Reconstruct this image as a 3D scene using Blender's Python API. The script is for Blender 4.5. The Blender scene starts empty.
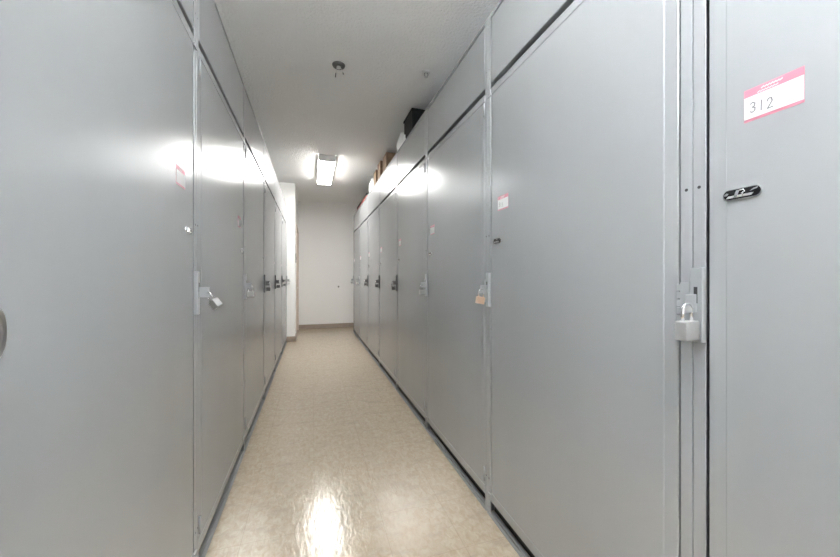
import bpy, bmesh, math, random
from mathutils import Vector, Matrix, noise
C = bpy.context.scene
COL = C.collection
PI = math.pi

# ------------------------------------------------------------------ camera, world, light, exposure
cam_d = bpy.data.cameras.new('camera'); cam = bpy.data.objects.new('camera', cam_d); COL.objects.link(cam)
cam_d.sensor_width = 36.0; cam_d.lens = 340.0 * 36.0 / 840.0
cam_d.shift_y = -1.5 / 840.0; cam_d.clip_start = 0.02
cam.location = (0, 0, 1.15); cam.rotation_euler = (PI / 2, 0, -math.radians(17.622))
C.camera = cam
w = bpy.data.worlds.new('world'); C.world = w; w.use_nodes = True
w.node_tree.nodes['Background'].inputs[0].default_value = (1, 1, 1, 1)
w.node_tree.nodes['Background'].inputs[1].default_value = 0.0
C.view_settings.view_transform = 'Standard'; C.view_settings.look = 'None'
C.view_settings.gamma = 1.0; C.view_settings.use_curve_mapping = False
C.view_settings.exposure = 2.78
C.cycles.diffuse_bounces = 8; C.cycles.glossy_bounces = 6
FAR_LAMP = 8.6; FAR_COL = (1.0, 0.985, 0.95)
NEAR_LAMP = 4.0; NEAR_UP = 23.0; NEAR_COL = (0.918, 0.958, 1.0)

# ------------------------------------------------------------------ room measures
XR, XL = 0.822, -0.4256          # locker fronts
PR, PL = 0.943, 0.980            # locker widths
YR0, YL0 = 0.547 - 0.943, 1.515 - 2 * 0.980
H = 2.42; DEPTH = 0.95
CEIL = 2.82; YFAR = 7.95; YBACK = -2.2; XWL, XWR = -1.40, 1.80; PIER_Y, PIER_X = 6.46, -0.29

# ------------------------------------------------------------------ material helpers
def mat(name, col, rough=0.5, metal=0.0, spec=0.5):
    m = bpy.data.materials.new(name); m.use_nodes = True
    b = m.node_tree.nodes['Principled BSDF']
    b.inputs['Base Color'].default_value = (*col, 1); b.inputs['Roughness'].default_value = rough
    b.inputs['Metallic'].default_value = metal; b.inputs['Specular IOR Level'].default_value = spec
    return m
def N(m, t, **kw):
    n = m.node_tree.nodes.new(t)
    for k, v in kw.items():
        if k in n.inputs: n.inputs[k].default_value = v
        else: setattr(n, k, v)
    return n
def L(m, a, b): m.node_tree.links.new(a, b)
def bsdf(m): return m.node_tree.nodes['Principled BSDF']
def noise_bump(m, scale, strength, dist=0.01, stretch=(1, 1, 1), detail=3.0):
    tc = N(m, 'ShaderNodeTexCoord'); mp = N(m, 'ShaderNodeMapping'); mp.inputs['Scale'].default_value = stretch
    nz = N(m, 'ShaderNodeTexNoise', Scale=scale, Detail=detail); bp = N(m, 'ShaderNodeBump', Strength=strength, Distance=dist)
    L(m, tc.outputs['Object'], mp.inputs[0]); L(m, mp.outputs[0], nz.inputs['Vector'])
    L(m, nz.outputs['Fac'], bp.inputs['Height']); L(m, bp.outputs[0], bsdf(m).inputs['Normal'])
    return mp, nz, bp
def noise_color(m, scale, c1, c2, lo=0.35, hi=0.65, stretch=(1, 1, 1), detail=4.0):
    tc = N(m, 'ShaderNodeTexCoord'); mp = N(m, 'ShaderNodeMapping'); mp.inputs['Scale'].default_value = stretch
    nz = N(m, 'ShaderNodeTexNoise', Scale=scale, Detail=detail); cr = N(m, 'ShaderNodeValToRGB')
    cr.color_ramp.elements[0].position = lo; cr.color_ramp.elements[0].color = (*c1, 1)
    cr.color_ramp.elements[1].position = hi; cr.color_ramp.elements[1].color = (*c2, 1)
    L(m, tc.outputs['Object'], mp.inputs[0]); L(m, mp.outputs[0], nz.inputs['Vector'])
    L(m, nz.outputs['Fac'], cr.inputs[0]); L(m, cr.outputs[0], bsdf(m).inputs['Base Color'])
    return cr

# painted steel of the lockers: semi-gloss enamel, rougher in faint vertical streaks
paint = mat('grey_enamel', (0.41, 0.42, 0.432), 0.25)
noise_color(paint, 3.0, (0.405, 0.415, 0.428), (0.42, 0.43, 0.443), stretch=(1, 1, 0.15))
bsdf(paint).inputs['Metallic'].default_value = 0.3
paint_rail = mat('grey_enamel_rail', (0.21, 0.21, 0.205), 0.6)
noise_color(paint_rail, 8.0, (0.195, 0.195, 0.19), (0.23, 0.23, 0.225))
latch_m = mat('zinc_grey_latch', (0.35, 0.36, 0.37), 0.4, 0.3); noise_bump(latch_m, 60, 0.05)
latch_shaded = mat('shaded_latch', (0.13, 0.13, 0.13), 0.45, 0.3); noise_bump(latch_shaded, 60, 0.05)  # latch colour darkened to carry the shade on farther hasps
steel = mat('brushed_steel', (0.72, 0.72, 0.71), 0.32, 0.85); noise_bump(steel, 80, 0.06, stretch=(1, 1, 8))
silver = mat('satin_silver', (0.36, 0.36, 0.355), 0.4, 0.3); noise_bump(silver, 90, 0.05)
dull = mat('dull_chrome', (0.36, 0.36, 0.36), 0.28, 0.9); noise_bump(dull, 40, 0.03)
chrome = mat('chrome', (0.85, 0.85, 0.85), 0.08, 1.0); noise_bump(chrome, 30, 0.02)
brass = mat('pale_brass', (0.72, 0.52, 0.38), 0.35, 0.7); noise_bump(brass, 80, 0.05)
gunmetal = mat('gunmetal', (0.16, 0.16, 0.16), 0.4, 0.7); noise_bump(gunmetal, 80, 0.05)
black_gloss = mat('black_enamel', (0.008, 0.008, 0.009), 0.2); noise_bump(black_gloss, 40, 0.02)
hole_m = mat('screw_hole', (0.02, 0.02, 0.02), 0.6); noise_bump(hole_m, 40, 0.1)
paper = mat('white_paper', (0.57, 0.58, 0.58), 0.5); noise_bump(paper, 30, 0.03)
pink = mat('pink_print', (0.52, 0.19, 0.25), 0.5); noise_bump(pink, 30, 0.03)
pen = mat('faded_pen', (0.1, 0.1, 0.11), 0.6); noise_bump(pen, 30, 0.03)
cardb = mat('cardboard', (0.25, 0.16, 0.10), 0.8); noise_color(cardb, 12, (0.21, 0.13, 0.08), (0.30, 0.2, 0.125))
tape_m = mat('tan_tape', (0.48, 0.36, 0.24), 0.4); noise_bump(tape_m, 20, 0.05)
blackp = mat('black_plastic', (0.008, 0.008, 0.008), 0.6, 0.0, 0.2); noise_bump(blackp, 20, 0.05)
bagm = mat('white_plastic_bag', (0.78, 0.78, 0.76), 0.4); noise_bump(bagm, 25, 0.5, 0.02)
redm = mat('dark_red_card', (0.28, 0.05, 0.035), 0.5); noise_color(redm, 10, (0.2, 0.035, 0.03), (0.33, 0.07, 0.05))
dark_d = mat('dark_plastic', (0.05, 0.05, 0.05), 0.4); noise_bump(dark_d, 30, 0.05)
white_pl = mat('white_plastic', (0.7, 0.7, 0.68), 0.4); noise_bump(white_pl, 30, 0.05)
fix_m = mat('fixture_metal', (0.82, 0.82, 0.81), 0.45); noise_bump(fix_m, 30, 0.05)
base_m = mat('taupe_vinyl', (0.34, 0.28, 0.235), 0.4); noise_color(base_m, 6, (0.33, 0.27, 0.225), (0.37, 0.31, 0.26))
door_m = mat('cream_door', (0.66, 0.63, 0.58), 0.45); noise_bump(door_m, 20, 0.05)
jamb_m = mat('rosy_wood_jamb', (0.62, 0.53, 0.47), 0.45); noise_color(jamb_m, 10, (0.56, 0.46, 0.40), (0.64, 0.55, 0.49), stretch=(1, 1, 0.1))
wall_m = mat('white_wall_paint', (0.89, 0.885, 0.87), 0.6); noise_bump(wall_m, 45, 0.12, 0.006)

ceil_m = mat('textured_ceiling', (0.86, 0.855, 0.84), 0.8)
mp_, nz_, bp_ = noise_bump(ceil_m, 55, 0.55, 0.02, detail=6.0)

# vinyl tile floor: 12 inch tiles, mottled beige, streaky wax
floor_m = mat('beige_vinyl_tile', (0.5, 0.43, 0.34), 0.15)
def build_floor_mat(m):
    tc = N(m, 'ShaderNodeTexCoord')
    # mottle
    mp = N(m, 'ShaderNodeMapping'); mp.inputs['Scale'].default_value = (1.0, 0.6, 1)
    mp.inputs['Rotation'].default_value = (0, 0, 0.5)
    L(m, tc.outputs['Object'], mp.inputs[0])
    n1 = N(m, 'ShaderNodeTexNoise', Scale=42.0, Detail=5.0, Roughness=0.6, Distortion=0.9)
    L(m, mp.outputs[0], n1.inputs['Vector'])
    cr = N(m, 'ShaderNodeValToRGB')
    cr.color_ramp.elements[0].position = 0.34; cr.color_ramp.elements[0].color = (0.39, 0.312, 0.224, 1)
    cr.color_ramp.elements[1].position = 0.66; cr.color_ramp.elements[1].color = (0.49, 0.415, 0.315, 1)
    L(m, n1.outputs['Fac'], cr.inputs[0])
    # scuffs: sparse, greyish, stretched
    mp2 = N(m, 'ShaderNodeMapping'); mp2.inputs['Scale'].default_value = (6, 16, 1); mp2.inputs['Rotation'].default_value = (0, 0, -0.45)
    L(m, tc.outputs['Object'], mp2.inputs[0])
    n2 = N(m, 'ShaderNodeTexNoise', Scale=1.0, Detail=5.0, Roughness=0.65); L(m, mp2.outputs[0], n2.inputs['Vector'])
    r2 = N(m, 'ShaderNodeMapRange'); r2.inputs['From Min'].default_value = 0.54; r2.inputs['From Max'].default_value = 0.66
    r2.inputs['To Max'].default_value = 0.55; L(m, n2.outputs['Fac'], r2.inputs['Value'])
    mx = N(m, 'ShaderNodeMix', data_type='RGBA'); L(m, r2.outputs[0], mx.inputs['Factor'])
    L(m, cr.outputs[0], mx.inputs['A']); mx.inputs['B'].default_value = (0.33, 0.28, 0.22, 1)
    # tile seams
    mp3 = N(m, 'ShaderNodeMapping'); mp3.inputs['Location'].default_value = (-0.012, -0.1, 0); L(m, tc.outputs['Object'], mp3.inputs[0])
    br = N(m, 'ShaderNodeTexBrick', offset=0.0, squash=1.0); br.inputs['Scale'].default_value = 1.0
    br.inputs['Brick Width'].default_value = 0.305; br.inputs['Row Height'].default_value = 0.305
    br.inputs['Mortar Size'].default_value = 0.0012; br.inputs['Mortar Smooth'].default_value = 0.2
    L(m, mp3.outputs[0], br.inputs['Vector'])
    sc = N(m, 'ShaderNodeMath', operation='MULTIPLY'); sc.inputs[1].default_value = 0.4; L(m, br.outputs['Fac'], sc.inputs[0])
    mx2 = N(m, 'ShaderNodeMix', data_type='RGBA'); L(m, sc.outputs[0], mx2.inputs['Factor'])
    L(m, mx.outputs['Result'], mx2.inputs['A']); mx2.inputs['B'].default_value = (0.2, 0.16, 0.12, 1)
    L(m, mx2.outputs['Result'], bsdf(m).inputs['Base Color'])
    # wax: roughness patches and a streaky bump
    mp4 = N(m, 'ShaderNodeMapping'); mp4.inputs['Scale'].default_value = (11, 4, 1); mp4.inputs['Rotation'].default_value = (0, 0, 0.75)
    L(m, tc.outputs['Object'], mp4.inputs[0])
    n3 = N(m, 'ShaderNodeTexNoise', Scale=3.2, Detail=3.0, Roughness=0.55, Distortion=1.2); L(m, mp4.outputs[0], n3.inputs['Vector'])
    r3 = N(m, 'ShaderNodeMapRange'); r3.inputs['From Min'].default_value = 0.44; r3.inputs['From Max'].default_value = 0.60
    r3.inputs['To Min'].default_value = 0.13; r3.inputs['To Max'].default_value = 0.20
    L(m, n3.outputs['Fac'], r3.inputs['Value']); L(m, r3.outputs[0], bsdf(m).inputs['Roughness'])
    bp = N(m, 'ShaderNodeBump', Strength=0.26, Distance=0.004); L(m, n3.outputs['Fac'], bp.inputs['Height'])
    L(m, bp.outputs[0], bsdf(m).inputs['Normal'])
    bsdf(m).inputs['IOR'].default_value = 1.46
build_floor_mat(floor_m)

def lamp_mat(name, col, s):
    m = mat(name, (0.8, 0.8, 0.8), 0.5)
    b = bsdf(m); b.inputs['Emission Color'].default_value = (*col, 1); b.inputs['Emission Strength'].default_value = s
    noise_bump(m, 90, 0.05)
    return m
glow_far = lamp_mat('far_lamp_lens', FAR_COL, FAR_LAMP); glow_near = lamp_mat('near_lamp_lens', NEAR_COL, NEAR_LAMP)
glow_up = lamp_mat('added_uplight_lens', NEAR_COL, NEAR_UP)  # unseen upward glow, added to brighten the ceiling

# ------------------------------------------------------------------ mesh helpers
class MB:
    def __init__(s): s.bm = bmesh.new(); s.mats = []
    def mi(s, m):
        if m not in s.mats: s.mats.append(m)
        return s.mats.index(m)
    def merge(s, b2, m, M=None):
        if M is not None: bmesh.ops.transform(b2, matrix=M, verts=b2.verts)
        i = s.mi(m); vm = {}
        for v in b2.verts: vm[v] = s.bm.verts.new(v.co)
        for f in b2.faces:
            try: nf = s.bm.faces.new([vm[v] for v in f.verts])
            except ValueError: continue
            nf.material_index = i; nf.smooth = f.smooth
        b2.free()
    def box(s, x0, x1, y0, y1, z0, z1, m, bev=0.0, M=None, seg=2):
        b = bmesh.new()
        bmesh.ops.create_cube(b, size=1.0)
        for v in b.verts:
            v.co = Vector(((x0 + x1) / 2 + v.co.x * abs(x1 - x0), (y0 + y1) / 2 + v.co.y * abs(y1 - y0), (z0 + z1) / 2 + v.co.z * abs(z1 - z0)))
        if bev > 0: bmesh.ops.bevel(b, geom=list(b.edges), offset=bev, segments=seg, affect='EDGES', profile=0.5)
        s.merge(b, m, M)
    def cyl(s, p0, p1, r0, m, r1=None, seg=20, M=None, smooth=True):
        p0, p1 = Vector(p0), Vector(p1); d = p1 - p0
        b = bmesh.new(); bmesh.ops.create_cone(b, cap_ends=True, segments=seg, radius1=r0, radius2=r0 if r1 is None else r1, depth=d.length)
        for f in b.faces: f.smooth = smooth and len(f.verts) == 4
        T = Matrix.Translation((p0 + p1) / 2) @ d.to_track_quat('Z', 'Y').to_matrix().to_4x4()
        bmesh.ops.transform(b, matrix=T, verts=b.verts)
        s.merge(b, m, M)
    def tube(s, pts, r, m, seg=10, M=None):
        pts = [Vector(p) for p in pts]; b = bmesh.new(); rings = []; up = None
        for i, p in enumerate(pts):
            t = (pts[min(i + 1, len(pts) - 1)] - pts[max(i - 1, 0)]).normalized()
            if up is None: up = t.orthogonal().normalized()
            up = (up - t * up.dot(t)).normalized(); sd = t.cross(up)
            rr = r[i] if isinstance(r, (list, tuple)) else r
            rings.append([b.verts.new(p + (up * math.cos(a) + sd * math.sin(a)) * rr) for a in [2 * PI * k / seg for k in range(seg)]])
        for a, c in zip(rings, rings[1:]):
            for k in range(seg):
                f = b.faces.new((a[k], a[(k + 1) % seg], c[(k + 1) % seg], c[k])); f.smooth = True
        b.faces.new(rings[0][::-1]); b.faces.new(rings[-1])
        s.merge(b, m, M)
    def lathe(s, prof, m, seg=28, M=None):      # profile of (radius, z)
        b = bmesh.new(); rings = []
        for r, z in prof:
            rings.append([b.verts.new((max(r, 1e-5) * math.cos(2 * PI * k / seg), max(r, 1e-5) * math.sin(2 * PI * k / seg), z)) for k in range(seg)])
        for a, c in zip(rings, rings[1:]):
            for k in range(seg):
                f = b.faces.new((a[k], a[(k + 1) % seg], c[(k + 1) % seg], c[k])); f.smooth = True
        b.faces.new(rings[0][::-1]); b.faces.new(rings[-1])
        s.merge(b, m, M)
    def prism(s, poly, d0, d1, m, M=None, bev=0.0):  # poly in local (x,y), extruded along z
        b = bmesh.new()
        lo = [b.verts.new((x, y, d0)) for x, y in poly]; hi = [b.verts.new((x, y, d1)) for x, y in poly]
        b.faces.new(lo[::-1]); top = b.faces.new(hi)
        for k in range(len(poly)):
            b.faces.new((lo[k], lo[(k + 1) % len(poly)], hi[(k + 1) % len(poly)], hi[k]))
        if bev: bmesh.ops.bevel(b, geom=list(top.edges), offset=bev, segments=2, affect='EDGES')
        s.merge(b, m, M)
    def sheet(s, us, zs, fn, back, m):            # shaped front skin with returns to depth `back`
        b = bmesh.new(); g = [[b.verts.new(fn(u, z)) for u in us] for z in zs]
        for j in range(len(zs) - 1):
            for i in range(len(us) - 1):
                f = b.faces.new((g[j][i], g[j][i + 1], g[j + 1][i + 1], g[j + 1][i])); f.smooth = False
        loop = g[0][:] + [r[-1] for r in g[1:]] + g[-1][-2::-1] + [r[0] for r in g[-2:0:-1]]
        bk = [b.verts.new((back, v.co.y, v.co.z)) for v in loop]
        for k in range(len(loop)):
            k2 = (k + 1) % len(loop); b.faces.new((loop[k2], loop[k], bk[k], bk[k2]))
        b.faces.new(bk)
        s.merge(b, m)
    def build(s, name, parent=None, loc=None):
        bmesh.ops.recalc_face_normals(s.bm, faces=s.bm.faces)
        me = bpy.data.meshes.new(name); s.bm.to_mesh(me); s.bm.free()
        for m in s.mats: me.materials.append(m)
        o = bpy.data.objects.new(name, me); COL.objects.link(o)
        if parent: o.parent = parent
        if loc: o.location = loc
        return o

def tag(o, label, cat, group=None):
    o['label'] = label; o['category'] = cat
    if group: o['group'] = group
    return o
def thing(name, label, cat, loc, group=None, rot=None):
    o = bpy.data.objects.new(name, None); COL.objects.link(o); o.location = loc; o.empty_display_size = 0.05
    if rot: o.rotation_euler = rot
    return tag(o, label, cat, group)
def struct(o): o['kind'] = 'structure'; return o

# ------------------------------------------------------------------ the room
m = MB(); m.box(XWL - .1, XWR + .1, YBACK - .1, YFAR + .1, -0.1, 0, floor_m); struct(m.build('floor'))
m = MB(); m.box(XWL - .1, XWR + .1, YBACK - .1, YFAR + .1, CEIL, CEIL + 0.1, ceil_m); struct(m.build('ceiling'))
m = MB(); m.box(XWL - .1, XWR + .1, YFAR, YFAR + 0.1, 0, CEIL, wall_m); struct(m.build('wall_far'))
m = MB(); m.box(XWL - .1, XWR + .1, YBACK - 0.1, YBACK, 0, CEIL, wall_m); struct(m.build('wall_back'))
m = MB(); m.box(XWR, XWR + 0.1, YBACK, YFAR, 0, CEIL, wall_m); struct(m.build('wall_right'))
D0, D1, DH = 6.98, 7.82, 2.12
m = MB()
m.box(XWL - 0.1, XWL, YBACK, PIER_Y, 0, CEIL, wall_m)
m.box(XWL - 0.1, PIER_X, PIER_Y, D0, 0, CEIL, wall_m)
m.box(XWL - 0.1, PIER_X, D1, YFAR, 0, CEIL, wall_m)
m.box(XWL - 0.1, PIER_X, D0, D1, DH, CEIL, wall_m)
m.box(XWL - 0.1, PIER_X - 0.2, D0, D1, 0, DH, wall_m)
struct(m.build('wall_left'))
def baseboard(name, x0, x1, y0, y1, axis):
    m = MB(); hh = 0.095
    m.box(x0, x1, y0, y1, 0, hh, base_m, 0.004)
    # coved toe
    if axis == 'y-': m.box(x0, x1, y0 - 0.008, y0 + 0.004, 0, 0.018, base_m, 0.004)
    if axis == 'x+': m.box(x1 - 0.004, x1 + 0.008, y0, y1, 0, 0.018, base_m, 0.004)
    struct(m.build(name))
baseboard('baseboard_far', PIER_X, XWR, YFAR - 0.012, YFAR, 'y-')
baseboard('baseboard_pier', XL - 0.5, PIER_X + 0.01, PIER_Y - 0.012, PIER_Y, 'y-')
baseboard('baseboard_left', PIER_X, PIER_X + 0.012, PIER_Y - 0.012, D0 - 0.05, 'x+')

# side door near the far wall
door = MB(); xd = PIER_X - 0.03
door.box(xd - 0.04, xd, D0 + 0.03, D1 - 0.03, 0.008, DH - 0.03, door_m, 0.002)
d = struct(door.build('door_1'))
m = MB()
m.box(PIER_X - 0.19, PIER_X + 0.015, D0 - 0.04, D0 + 0.027, 0, DH + 0.045, jamb_m, 0.004)
m.box(PIER_X - 0.19, PIER_X + 0.015, D1 - 0.027, D1 + 0.04, 0, DH + 0.045, jamb_m, 0.004)
m.box(PIER_X - 0.19, PIER_X + 0.015, D0 + 0.027, D1 - 0.027, DH - 0.027, DH + 0.045, jamb_m, 0.004)
struct(m.build('trim_1'))
m = MB(); yh = D0 + 0.09
m.lathe([(0.028, 0), (0.028, 0.006), (0.02, 0.012), (0.011, 0.014), (0.011, 0.05), (0.009, 0.052)], steel,
        M=Matrix.Translation((xd, yh, 0.94)) @ Matrix.Rotation(PI / 2, 4, 'Y'))
m.tube([(xd + 0.045, yh - 0.008, 0.94), (xd + 0.05, yh + 0.04, 0.94), (xd + 0.048, yh + 0.11, 0.938)], 0.009, steel)
m.build('door_handle', d)
for z in (0.28, 1.05, 1.85):
    m = MB(); m.cyl((xd + 0.006, D1 - 0.032, z - 0.05), (xd + 0.006, D1 - 0.032, z + 0.05), 0.008, gunmetal); m.build('hinge', d)

# ------------------------------------------------------------------ ceiling lamps
def wrap_lamp(x0, x1, y0, y1, glow, label, grp=None, drop=0.0):
    t = thing('ceiling_lamp', label, 'ceiling light', ((x0 + x1) / 2, (y0 + y1) / 2, CEIL - drop), grp)
    hw = (x1 - x0) / 2; hl = (y1 - y0) / 2
    m = MB()
    m.box(-hw * 0.6, hw * 0.6, -hl, hl, -0.03, 0, fix_m, 0.003)
    for sx in (-1, 1): m.box(min(sx * hw, sx * (hw - .003)), max(sx * hw, sx * (hw - .003)), -hl + .007, hl - .007, -0.068, 0, fix_m, 0.0008)
    for sy in (-1, 1):
        poly = [(-hw, 0), (hw, 0), (hw, -0.06), (hw * 0.93, -0.092), (-hw * 0.93, -0.092), (-hw, -0.06)]
        m.prism(poly, 0, 0.014, fix_m, M=Matrix.Translation((0, sy * hl - 0.007, 0)) @ Matrix.Rotation(PI / 2, 4, 'X') @ Matrix.Translation((0, 0, -0.007)))
    m.build('housing', t)
    m = MB()
    pr = [(-hw + .004, -0.004), (-hw + .004, -0.058), (-hw * 0.9, -0.088), (hw * 0.9, -0.088), (hw - .004, -0.058), (hw - .004, -0.004), (hw * .62, -0.004), (hw * .62, -.034), (-hw * .62, -.034), (-hw * .62, -.004)]
    m.prism(pr, -hl + 0.017, hl - 0.017, glow, M=Matrix.Rotation(PI / 2, 4, 'X'))
    m.build('diffuser', t)
    if drop:  # drop, rods and upward lens are added to light the ceiling
        m = MB(); m.box(-hw * 0.85, hw * 0.85, -hl + 0.02, hl - 0.02, 0.001, 0.02, glow_up, 0.004); m.build('added_uplight', t)
        for sy in (-1, 1):
            m = MB(); m.cyl((0, sy * hl * 0.7, -0.002), (0, sy * hl * 0.7, drop), 0.006, fix_m, seg=12); m.build('hanger_rod', t)
    return t
wrap_lamp(0.084, 0.309, 4.82, 6.04, glow_far, 'white wraparound lamp glowing on the ceiling at the far end of the aisle')
wrap_lamp(0.084, 0.309, -0.75, 0.47, glow_near, 'white wraparound lamp above the camera, out of frame, with added rods and uplight', drop=0.45)

# ------------------------------------------------------------------ lockers (built at a base point on the front plane; +y runs away from the camera)
STILE = 0.027; GAP = 0.006
DB, DT = 0.068, 2.060; HB = 2.088
def ribbon(mb, pts, wd, m, o):                 # flat pen stroke: pts in (u,z), o(u,z,v)->xyz
    for a, b in zip(pts, pts[1:]):
        a, b = Vector(a), Vector(b); d = (b - a); n = Vector((-d.y, d.x)).normalized() * wd / 2; e = d.normalized() * wd / 3
        q = [a - e + n, a - e - n, b + e - n, b + e + n]
        bm = bmesh.new(); lo = [bm.verts.new(o(p.x, p.y, 0.0)) for p in q]; hi = [bm.verts.new(o(p.x, p.y, 0.0002)) for p in q]
        bm.faces.new(hi); bm.faces.new(lo[::-1])
        for k in range(4): bm.faces.new((lo[k], lo[(k + 1) % 4], hi[(k + 1) % 4], hi[k]))
        mb.merge(bm, m)
DIG = {
    '1': [[(0.5, 1), (0.45, 0)]],
    '2': [[(0.05, 0.75), (0.25, 1), (0.7, 0.95), (0.8, 0.65), (0.1, 0.02), (0.9, 0.05)]],
    '3': [[(0.05, 0.9), (0.4, 1), (0.8, 0.85), (0.7, 0.58), (0.35, 0.52), (0.8, 0.4), (0.75, 0.1), (0.35, 0), (0.02, 0.12)]],
    '0': [[(0.5, 1), (0.15, 0.75), (0.15, 0.25), (0.5, 0), (0.85, 0.25), (0.85, 0.75), (0.5, 1)]],
}
def make_locker(side, y0, wd, label, grp, digits=None, lm=None, sticker=True, seed=0, bow=0.004, twist=0.0):
    """side +1: right row (front faces -x), -1: left row (front faces +x). local v>0 = out into the aisle"""
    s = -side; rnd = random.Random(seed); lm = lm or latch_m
    t = thing('storage_locker', label, 'locker', (XR if side > 0 else XL, y0, 0), grp)
    def P(u, z, v): return Vector((s * v, u, z))
    def bx(mb, u0, u1, v0, v1, z0, z1, m, bev=0.0): mb.box(min(s * v0, s * v1), max(s * v0, s * v1), u0, u1, z0, z1, m, bev)
    e = 0.0009
    # carcass
    m = MB()
    bx(m, e, STILE, -0.003, 0, 0.0, H, paint, 0.0012); bx(m, wd - STILE, wd - e, -0.003, 0, 0.0, H, paint, 0.0012)
    bx(m, e, e + 0.0015, -DEPTH, -0.002, 0.0, H, paint); bx(m, wd - e - 0.0015, wd - e, -DEPTH, -0.002, 0.0, H, paint)
    bx(m, e, wd - e, -DEPTH, -DEPTH + 0.0015, 0.0, H, paint)
    bx(m, e + .002, wd - e - .002, -DEPTH + .002, -0.004, H - 0.003, H - 0.0005, paint)
    bx(m, e + .002, wd - e - .002, -DEPTH + .002, -0.03, 0.012, 0.014, paint)
    bx(m, STILE, wd - STILE, -0.03, 0.0, H - 0.014, H, paint, 0.0014)
    for zz in (1.35, 0.17, 2.16):
        for uu in (0.0135, wd - 0.0135):
            m.cyl((s * -0.001, uu, zz), (s * 0.0006, uu, zz), 0.0035 if zz < 1.9 else 0.002, hole_m, seg=12)
    m.build('frame', t)
    m = MB()
    bx(m, STILE, wd - STILE, -0.02, -0.004, 0.0, 0.015, paint_rail, 0.0015); bx(m, 0.004, wd - 0.004, -0.004, 0.008, 0.0, 0.004, paint_rail, 0.0012)
    m.build('base_rail', t)
    m = MB(); bx(m, STILE, wd - STILE, -0.03, -0.022, 0.0145, 0.075, blackp, 0.001); m.build('gap_shade_strip', t)  # black strip stands in for the deep shade under the door
    # header panel over the door
    u0, u1 = STILE + 0.006, wd - STILE - 0.006
    def hfn(u, z):
        edge = (u in (us[0], us[-1])) or (z in (zs[0], zs[-1]))
        c = math.sin(PI * (u - u0) / (u1 - u0)) * math.sin(PI * (z - HB) / (H - 0.016 - HB))
        return P(u, z, (-0.0035 if edge else -0.001) + 0.0015 * c)
    us = [u0, u0 + 0.0025] + [u0 + (u1 - u0) * k / 10 for k in range(1, 10)] + [u1 - 0.0025, u1]
    zs = [HB, HB + 0.0025, HB + 0.08, HB + 0.16, HB + 0.25, H - 0.023, H - 0.0205]
    m = MB(); m.sheet(us, zs, hfn, s * -0.022, paint)
    m.build('header_panel', t)
    # door
    d0, d1 = STILE + GAP, wd - STILE - 0.0042; B = 0.033
    us2 = [d0, d0 + 0.002, d0 + B, d0 + B + 0.0018] + [d0 + B + (d1 - d0 - 2 * B) * k / 12 for k in range(1, 12)] + [d1 - B - 0.0018, d1 - B, d1 - 0.002, d1]
    zs2 = [DB, DB + 0.002, DB + B + 0.008, DB + B + 0.0098] + [DB + (DT - DB) * k / 16 for k in range(1, 16)] + [DT - B - 0.0018, DT - B, DT - 0.002, DT]
    ph = rnd.uniform(0, 6)
    def dv(u, z):
        a = (u - d0) / (d1 - d0); b = (z - DB) / (DT - DB)
        c = math.sin(PI * a) * math.sin(PI * b) ** 0.6
        v = 0.0 + bow * c + twist * (a - 0.5) * (b - 0.5) + 0.0012 * math.sin(3 * PI * b + ph) * c
        if us2[3] <= u <= us2[-4]: v += 0.0008
        if zs2[3] <= z <= zs2[-4]: v -= 0.0022
        return v
    def dfn(u, z):
        edge = (u in (us2[0], us2[-1])) or (z in (zs2[0], zs2[-1]))
        return P(u, z, dv(u, z) - (0.0022 if edge else 0))
    m = MB(); m.sheet(us2, zs2, dfn, s * -0.018, paint)
    do = m.build('door', t)
    for p in do.data.polygons: p.use_smooth = True
    do.data.set_sharp_from_angle(angle=math.radians(12))
    # emblem plate: black oval with raised chrome rim and shapes
    ue = wd - 0.093; ze = 1.318; v0 = dv(ue, ze)
    m = MB()
    def stadium(hw, hh, n=10):
        r = hh; p = []
        for k in range(n + 1): p.append((hw - r + r * math.cos(-PI / 2 + PI * k / n), r * math.sin(-PI / 2 + PI * k / n)))
        for k in range(n + 1): p.append((-hw + r + r * math.cos(PI / 2 + PI * k / n), r * math.sin(PI / 2 + PI * k / n)))
        return p
    # local plate axes: X toward the left as read from the aisle, Z outward
    rd = 1 if side > 0 else -1     # reading direction: right row reads from far(+y) to near(-y)
    Mp = Matrix(((0, 0, s, s * v0), (-rd, 0, 0, ue), (0, 1, 0, ze), (0, 0, 0, 1)))
    m.prism(stadium(0.033, 0.0115), -0.001, 0.003, chrome, M=Mp, bev=0.0008)
    m.prism(stadium(0.0308, 0.0095), 0.003, 0.0036, black_gloss, M=Mp)
    m.prism([(-0.029, -0.001), (-0.024, -0.001), (-0.021, 0.003), (-0.025, 0.0045), (-0.029, 0.002)], 0.0036, 0.0046, chrome, M=Mp)
    m.prism([(-0.026, -0.007), (0.016, -0.007), (0.02, -0.0025), (-0.022, -0.0025)], 0.0036, 0.0044, steel, M=Mp)
    m.prism([(-0.013, -0.007), (-0.007, -0.007), (-0.002, 0.007), (-0.008, 0.007)], 0.0036, 0.0052, chrome, M=Mp)
    m.tube([Mp @ Vector(p) for p in [(-0.004, 0.0065, 0.0044), (0.004, 0.0065, 0.0044), (0.006, 0.003, 0.0044), (0.001, 0.0, 0.0044), (0.004, -0.006, 0.0044)]], 0.0013, chrome, 8)
    m.prism([(0.014, 0.001), (0.026, 0.004), (0.028, 0.0075), (0.02, 0.0055)], 0.0036, 0.0048, chrome, M=Mp)
    m.build('emblem_plate', do)
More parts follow.
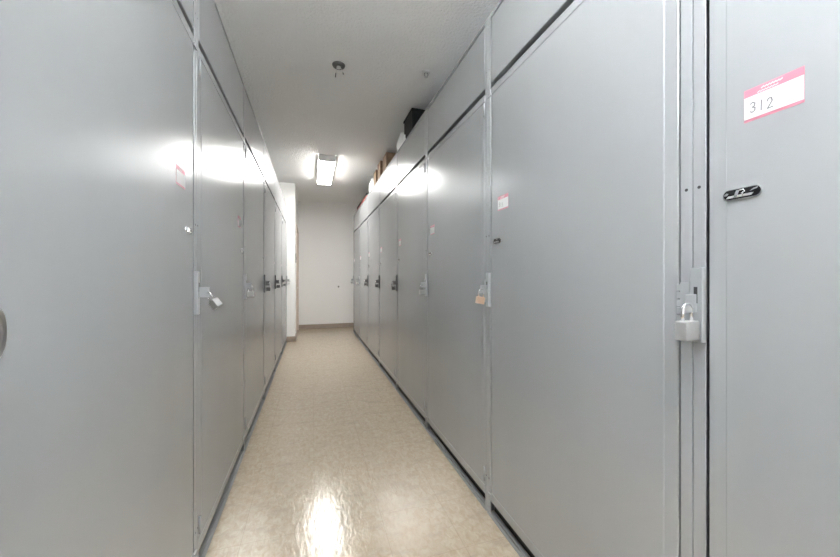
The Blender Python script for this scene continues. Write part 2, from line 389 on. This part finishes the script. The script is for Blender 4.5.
    # paper tag with pink bands
    if sticker:
        a0 = wd - (0.184 if side > 0 else 0.217); a1 = wd - (0.096 if side > 0 else 0.13); z0, z1 = 1.456, 1.520
        um, zm = (a0 + a1) / 2, (z0 + z1) / 2
        n = 0.02; su = (dv(a1 , zm) - dv(a0, zm)) / (a1 - a0); sz = (dv(um, z1) - dv(um, z0)) / (z1 - z0)
        def S(u, z, v): return P(u, z, dv(um, zm) + su * (u - um) + sz * (z - zm) + 0.0004 + v)
        m = MB()
        def quad(u0_, u1_, z0_, z1_, va, vb, mt):
            b = bmesh.new(); c = [(u0_, z0_), (u1_, z0_), (u1_, z1_), (u0_, z1_)]
            lo = [b.verts.new(S(x, y, va)) for x, y in c]; hi = [b.verts.new(S(x, y, vb)) for x, y in c]
            b.faces.new(lo[::-1]); b.faces.new(hi)
            for k in range(4): b.faces.new((lo[k], lo[(k + 1) % 4], hi[(k + 1) % 4], hi[k]))
            m.merge(b, mt)
        quad(a0, a1, z0, z1, -0.0006, 0.0002, pink); quad(a0 + .0004, a1 - .0004, z0 + 0.0055, z1 - 0.0155, 0.0002, 0.0005, paper)
        # reading axis r: 0 at the left end of the tag as seen from the aisle
        def R(r, z): return (a1 - r, z) if side > 0 else (a0 + r, z)
        for ln in range(2):                       # faint white printing on the pink band
            zz = z1 - 0.006 - 0.006 * ln
            for k in range(7):
                r0 = 0.028 + k * 0.0045 - (0.006 if ln else 0)
                ribbon(m, [R(r0, zz - 0.001), R(r0 + 0.0033, zz + 0.0008)], 0.0022 - 0.0006 * ln, paper, lambda u, z, v: S(u, z, v + 0.0004))
        if digits:
            for k, ch in enumerate(digits):
                for st in DIG[ch]:
                    ribbon(m, [R(0.010 + k * 0.013 + x * 0.010, z0 + 0.0165 + y * 0.019 - 0.002 * k) for x, y in st], 0.0017, pen, lambda u, z, v: S(u, z, v + 0.0006))
        m.build('paper_tag', do)
    # hinges at the near edge, stop tab at the far top corner
    for zz in (0.17, 1.98):
        m = MB(); m.cyl((s * 0.003, STILE + 0.003, zz - 0.035), (s * 0.003, STILE + 0.003, zz + 0.035), 0.0038, paint, seg=12); m.build('hinge', do)
    for za in (2.022, 0.09):
        m = MB(); bx(m, wd - STILE - 0.011, wd - 0.007, -0.002, 0.005, za, za + 0.013, paint, 0.001); m.build('stop_tab', t)
    # latch cover (channel) on the far stile, with slot and lug; strike plate on the near stile
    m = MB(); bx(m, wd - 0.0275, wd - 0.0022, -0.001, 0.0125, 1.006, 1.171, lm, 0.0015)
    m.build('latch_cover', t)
    m = MB(); bx(m, wd - 0.018, wd - 0.0105, 0.011, 0.0130, 1.092, 1.128, hole_m)
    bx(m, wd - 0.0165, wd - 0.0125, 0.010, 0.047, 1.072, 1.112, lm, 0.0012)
    m.build('latch_lug', t)
    m = MB(); bx(m, 0.004, 0.026, -0.001, 0.0035, 1.025, 1.138, latch_m, 0.001)
    for k in range(6): bx(m, 0.0255, 0.034, -0.0005, 0.0030, 1.028 + k * 0.018, 1.0435 + k * 0.018, latch_m, 0.0008)
    m.build('strike_plate', t)
    return t

ORD = ['', 'second', 'third', 'fourth', 'fifth', 'sixth', 'seventh', 'last']
GR, GL = 'grey lockers of the right row', 'grey lockers of the left row'
rl = ['nearest grey steel locker of the right row, its tag reading 312, at right edge',
      'grey steel locker with the tag reading 311, wide flat door right of the brass padlock',
      'third grey steel locker from the camera in the right row, just beyond the brass padlock',
      'fourth grey steel locker from the camera in the right row, below the black crate',
      'fifth grey steel locker from the camera in the right row, below the cardboard cartons',
      'sixth grey steel locker from the camera in the right row',
      'second from last grey steel locker of the right row toward the far wall',
      'last grey steel locker of the right row, closest to the far wall']
rbow = [0.003, 0.003, 0.006, 0.006, 0.004, 0.003, 0.003, 0.003]
for k in range(8):
    make_locker(1, YR0 + k * PR, PR, rl[k], GR, {0: '312', 1: '311', 2: '310'}.get(k), latch_shaded if k in (3, 4, 5) else None, True, seed=k + 3, bow=rbow[k])
ll = ['left row grey locker carrying the round disc padlock',
      'broad left row locker nearest the camera, with a white and pink tag',
      'second seen grey steel locker of the left row, beyond the tilted silver padlock',
      'third seen grey steel locker of the left row from the left edge',
      'fourth seen grey steel locker of the left row from the left edge',
      'second from last grey steel locker of the left row toward the white wall corner',
      'last grey steel locker of the left row, touching the white wall corner']
lbow = [0.003, 0.008, 0.005, 0.004, 0.003, 0.003, 0.003]
for k in range(7):
    make_locker(-1, YL0 + k * PL, PL, ll[k], GL, None, latch_shaded if k in (3, 4, 5) else None, k <= 2, seed=k + 30, bow=lbow[k])

# ------------------------------------------------------------------ padlocks, hanging on the latch lugs
def padlock(loc, rot, body_m, label, wd=0.046, ht=0.042, th=0.024, shr=0.0145, grp='padlocks on the lockers'):
    """local origin = where the shackle rests on the lug; body hangs below"""
    t = thing('padlock', label, 'padlock', loc, grp, rot)
    sh = 0.034
    m = MB(); zt = -sh
    m.box(-wd / 2, wd / 2, -th / 2, th / 2, zt - ht, zt, body_m, 0.0025)
    for k in range(4): m.box(-wd / 2 - 0.0002, wd / 2 + 0.0002, -th / 2 - 0.0002, th / 2 + 0.0002, zt - 0.007 - k * 0.008, zt - 0.0062 - k * 0.008, body_m)
    b = m.build('body', t)
    m = MB(); m.cyl((0, 0, zt - ht - 0.0008), (0, 0, zt - ht + 0.001), 0.006, gunmetal, seg=16); m.build('keyway', b)
    m = MB()
    pts = [(-shr, 0, zt - 0.004), (-shr, 0, -shr + 0.002)] + [(-shr * math.cos(PI * k / 10), 0, -shr + 0.003 + shr * math.sin(PI * k / 10)) for k in range(1, 10)] + [(shr, 0, -shr + 0.002), (shr, 0, zt - 0.004)]
    m.tube(pts, 0.0034, chrome, 10); m.build('shackle', t)
    return t
def lug_r(k): return (XR - 0.039, YR0 + (k + 1) * PR - 0.0145, 1.088)
def lug_l(k): return (XL + 0.039, YL0 + (k + 1) * PL - 0.0145, 1.088)
rp = [(silver, (0, 0, 0.05), 'square silver padlock hanging beside the tag reading 312'),
      (brass, (0.0, 0.2, 0.15), 'brass coloured padlock hanging beside the tag reading 311'),
      (silver, (0, 0, 0.12), 'silver padlock on the second post beyond the 311 door, right row'),
      (gunmetal, (0, 0, 0.12), 'dark padlock on the post between fourth and fifth lockers, right row'),
      (gunmetal, (0, 0, 0.12), 'dark padlock on the post below the cardboard cartons, right row'),
      (gunmetal, (0, 0, 0.12), 'dark padlock third from the far end of the right row'),
      (steel, (0, 0, 0.12), 'steel padlock second from the far end of the right row'),
      (silver, (0, 0, 0.12), 'silver padlock at the very far end of the right row')]
for k, (mm, r, lb) in enumerate(rp): padlock(lug_r(k), r, mm, lb, wd=0.046 if k == 0 else 0.038, ht=0.042 if k == 0 else 0.034)
lp = [None,
      (silver, (0.45, -0.45, -0.9), 'tilted silver padlock hanging at the nearest left row post'),
      (steel, (0, 0, -0.12), 'steel padlock at the second post of the left row'),
      (gunmetal, (0, 0, -0.12), 'dark padlock at the third post of the left row'),
      (gunmetal, (0, 0, -0.12), 'dark padlock at the fourth post of the left row'),
      (gunmetal, (0, 0, -0.12), 'dark padlock second from the far end of the left row'),
      (steel, (0, 0, -0.12), 'steel padlock at the far end of the left row by the white corner')]
for k, q in enumerate(lp):
    if q: padlock(lug_l(k), q[1], q[0], q[2], wd=0.038, ht=0.034)
# round shielded lock at the left edge of the view
lx, ly, lz = lug_l(0)
t = thing('disc_padlock', 'round chrome disc padlock at the left edge of the view', 'padlock', (lx + 0.012, ly + 0.022, lz + 0.022), 'padlocks on the lockers')
m = MB(); Mt = Matrix.Translation((0.0, 0.005, -0.03)) @ Matrix.Rotation(0.35, 4, 'Z') @ Matrix.Rotation(PI / 2, 4, 'Y')
m.lathe([(0.02, -0.011), (0.031, -0.0105), (0.035, -0.006), (0.035, 0.006), (0.031, 0.0105), (0.026, 0.0115), (0.024, 0.0095), (0.012, 0.0095), (0.011, 0.012), (0.0, 0.012)], dull, M=Mt)
m.build('body', t)
m = MB(); m.tube([(-0.006 + 0.004 * math.cos(a), 0.0, -0.012 + 0.02 * math.sin(a)) for a in [PI * k / 8 for k in range(9)]], 0.004, steel); m.build('shackle', t)

# ------------------------------------------------------------------ things on top of the right row
def carton(x0, x1, y0, y1, h, label, rz=0.0):
    t = thing('cardboard_box', label, 'box', ((x0 + x1) / 2, (y0 + y1) / 2, H), 'cardboard cartons on the right row', (0, 0, rz))
    a, b = (x1 - x0) / 2, (y1 - y0) / 2
    m = MB(); m.box(-a, a, -b, b, 0, h - 0.006, cardb, 0.004); m.build('carton_body', t)
    m = MB()
    for sx in (-1, 1): m.box(min(0.002 * sx, a * sx), max(0.002 * sx, a * sx), -b, b, h - 0.006, h - 0.001, cardb, 0.001)
    m.build('top_flap', t)
    m = MB(); m.box(-0.025, 0.025, -b - 0.0012, b + 0.0012, h - 0.001, h, tape_m); m.box(-0.025, 0.025, -b - 0.0014, -b, h - 0.07, h, tape_m); m.build('tape', t)
carton(0.92, 1.30, 4.34, 4.58, 0.355, 'tallest brown cardboard carton atop the right row, nearest of the three')
carton(0.89, 1.25, 4.60, 4.80, 0.325, 'middle brown cardboard carton atop the right row, behind the tallest')
carton(0.87, 1.20, 4.82, 5.0, 0.265, 'shortest brown cardboard carton atop the right row, by the white bag')
# black crate
t = thing('storage_crate', 'open black plastic crate atop the right row, nearest item up there', 'crate', (0.91 + 0.2, 3.11 + 0.15, H))
m = MB()
m.box(-0.2, -0.19, -0.15, 0.15, 0, 0.335, blackp, 0.003); m.box(0.19, 0.2, -0.15, 0.15, 0, 0.335, blackp, 0.003)
m.box(-0.19, 0.19, -0.15, -0.14, 0, 0.335, blackp, 0.003); m.box(-0.19, 0.19, 0.14, 0.15, 0, 0.335, blackp, 0.003)
m.box(-0.19, 0.19, -0.14, 0.14, 0, 0.01, blackp); m.build('crate_body', t)
m = MB()
for sx in (-1, 1): m.box(sx * 0.2 - 0.008, sx * 0.2 + 0.008, -0.158, 0.158, 0.322, 0.34, blackp, 0.003)
for sy in (-1, 1): m.box(-0.2, 0.2, sy * 0.15 - 0.008, sy * 0.15 + 0.008, 0.322, 0.34, blackp, 0.003)
m.build('rim', t)
def bag(loc, dims, label, seed):
    b = bmesh.new(); bmesh.ops.create_icosphere(b, subdivisions=4, radius=1.0)
    off = Vector((seed * 3.1, seed * 1.7, seed))
    for v in b.verts:
        p = v.co.copy(); f = 1 + 0.16 * noise.noise(p * 2.1 + off) + 0.10 * noise.noise(p * 5 + off) + 0.05 * noise.noise(p * 11 + off)
        p *= f; z = max(p.z, -0.75) + 0.75
        if p.z > 0.55: p.x *= 0.8; p.y *= 0.8
        v.co = Vector((p.x * dims[0], p.y * dims[1], z / 1.75 * dims[2]))
    for f in b.faces: f.smooth = True
    t = thing('plastic_bag', label, 'bag', loc, 'white bags on the right row')
    m = MB(); m.merge(b, bagm); m.build('bag_body', t)
    m = MB(); z = dims[2]
    m.tube([(0, -dims[1] * .3, z * 0.92), (0.005, -dims[1] * .2, z * 1.02), (0.012, 0, z * 1.06), (0.004, dims[1] * .2, z * 1.0), (0, dims[1] * .3, z * 0.92)], 0.006, bagm); m.build('bag_knot', t)
bag((0.868, 3.36, H), (0.03, 0.13, 0.19), 'crumpled white plastic bag leaning on the black crate', 2)
bag((0.885, 5.2, H), (0.045, 0.15, 0.24), 'rounded white plastic bag beyond the cardboard cartons', 5)
t = thing('flat_carton', 'long flat dark red carton lying at the far end atop the right row', 'box', (0.94, 6.1, H))
m = MB(); m.box(-0.1, 0.1, -0.6, 0.6, 0, 0.055, redm, 0.003); m.build('carton_body', t)
m = MB(); m.box(-0.104, 0.104, -0.604, 0.604, 0.055, 0.09, blackp, 0.003); m.build('lid', t)

# ------------------------------------------------------------------ small fittings
t = thing('ceiling_fitting', 'round dark metal plate on the ceiling with two thin prongs hanging down', 'ceiling fitting', (0.2, 2.745, CEIL))
m = MB(); m.lathe([(0.0, 0.0), (0.05, 0), (0.05, -0.004), (0.045, -0.014), (0.03, -0.02), (0.024, -0.016), (0.0, -0.016)], gunmetal); m.build('plate', t)
m = MB(); m.lathe([(0.0, -0.012), (0.016, -0.012), (0.016, -0.026), (0.01, -0.03), (0.0, -0.03)], steel); m.build('socket', t)
m = MB(); m.tube([(-0.014, 0, -0.02), (-0.018, 0, -0.05), (-0.022, 0, -0.075)], 0.002, steel, 8); m.tube([(-0.021, 0, -0.068), (-0.025, 0, -0.1)], [0.003, 0.0045], gunmetal, 8); m.build('prong', t)
m = MB(); m.tube([(0.016, 0, -0.02), (0.028, 0, -0.045), (0.034, 0, -0.058)], 0.002, steel, 8); m.tube([(0.032, 0, -0.055), (0.037, 0, -0.068)], [0.0035, 0.0045], gunmetal, 8); m.build('prong', t)
def sprinkler(x, y, label):
    t = thing('sprinkler_head', label, 'sprinkler', (x, y, CEIL), 'small sprinklers on the ceiling')
    m = MB(); m.lathe([(0.0, 0), (0.036, 0), (0.034, -0.006), (0.014, -0.009), (0.0, -0.009)], white_pl); m.build('escutcheon', t)
    m = MB()
    for sx in (-1, 1): m.tube([(sx * 0.008, 0, -0.008), (sx * 0.016, 0, -0.022), (sx * 0.012, 0, -0.036), (0, 0, -0.042)], 0.0025, gunmetal, 8)
    m.build('yoke', t)
    m = MB(); m.lathe([(0.0, -0.04), (0.016, -0.042), (0.016, -0.044), (0.0, -0.046)], steel); m.build('deflector', t)
sprinkler(0.885, 2.62, 'small sprinkler on the ceiling above the right row, nearer the camera')
sprinkler(0.93, 5.6, 'small sprinkler on the ceiling beyond the cardboard cartons')
t = thing('wall_bumper', 'small round grey bumper on the far white wall', 'door stop', (0.575, YFAR, 0.93))
m = MB(); m.lathe([(0.0, 0), (0.024, 0), (0.026, 0.005), (0.02, 0.012), (0.0, 0.014)], steel, M=Matrix.Rotation(PI / 2, 4, 'X')); m.build('ring', t)
m = MB(); m.lathe([(0.0, 0.012), (0.014, 0.012), (0.013, 0.022), (0.0, 0.026)], dark_d, M=Matrix.Rotation(PI / 2, 4, 'X')); m.build('rubber', t)
t = thing('wall_switch', 'dark switch plate on the white wall beside the side door', 'switch', (PIER_X, 6.72, 1.5))
m = MB(); m.box(0, 0.008, -0.04, 0.04, -0.085, 0.085, dark_d, 0.003); m.build('plate', t)
m = MB(); m.box(0.008, 0.014, -0.014, 0.014, -0.03, 0.03, gunmetal, 0.002); m.build('rocker', t)
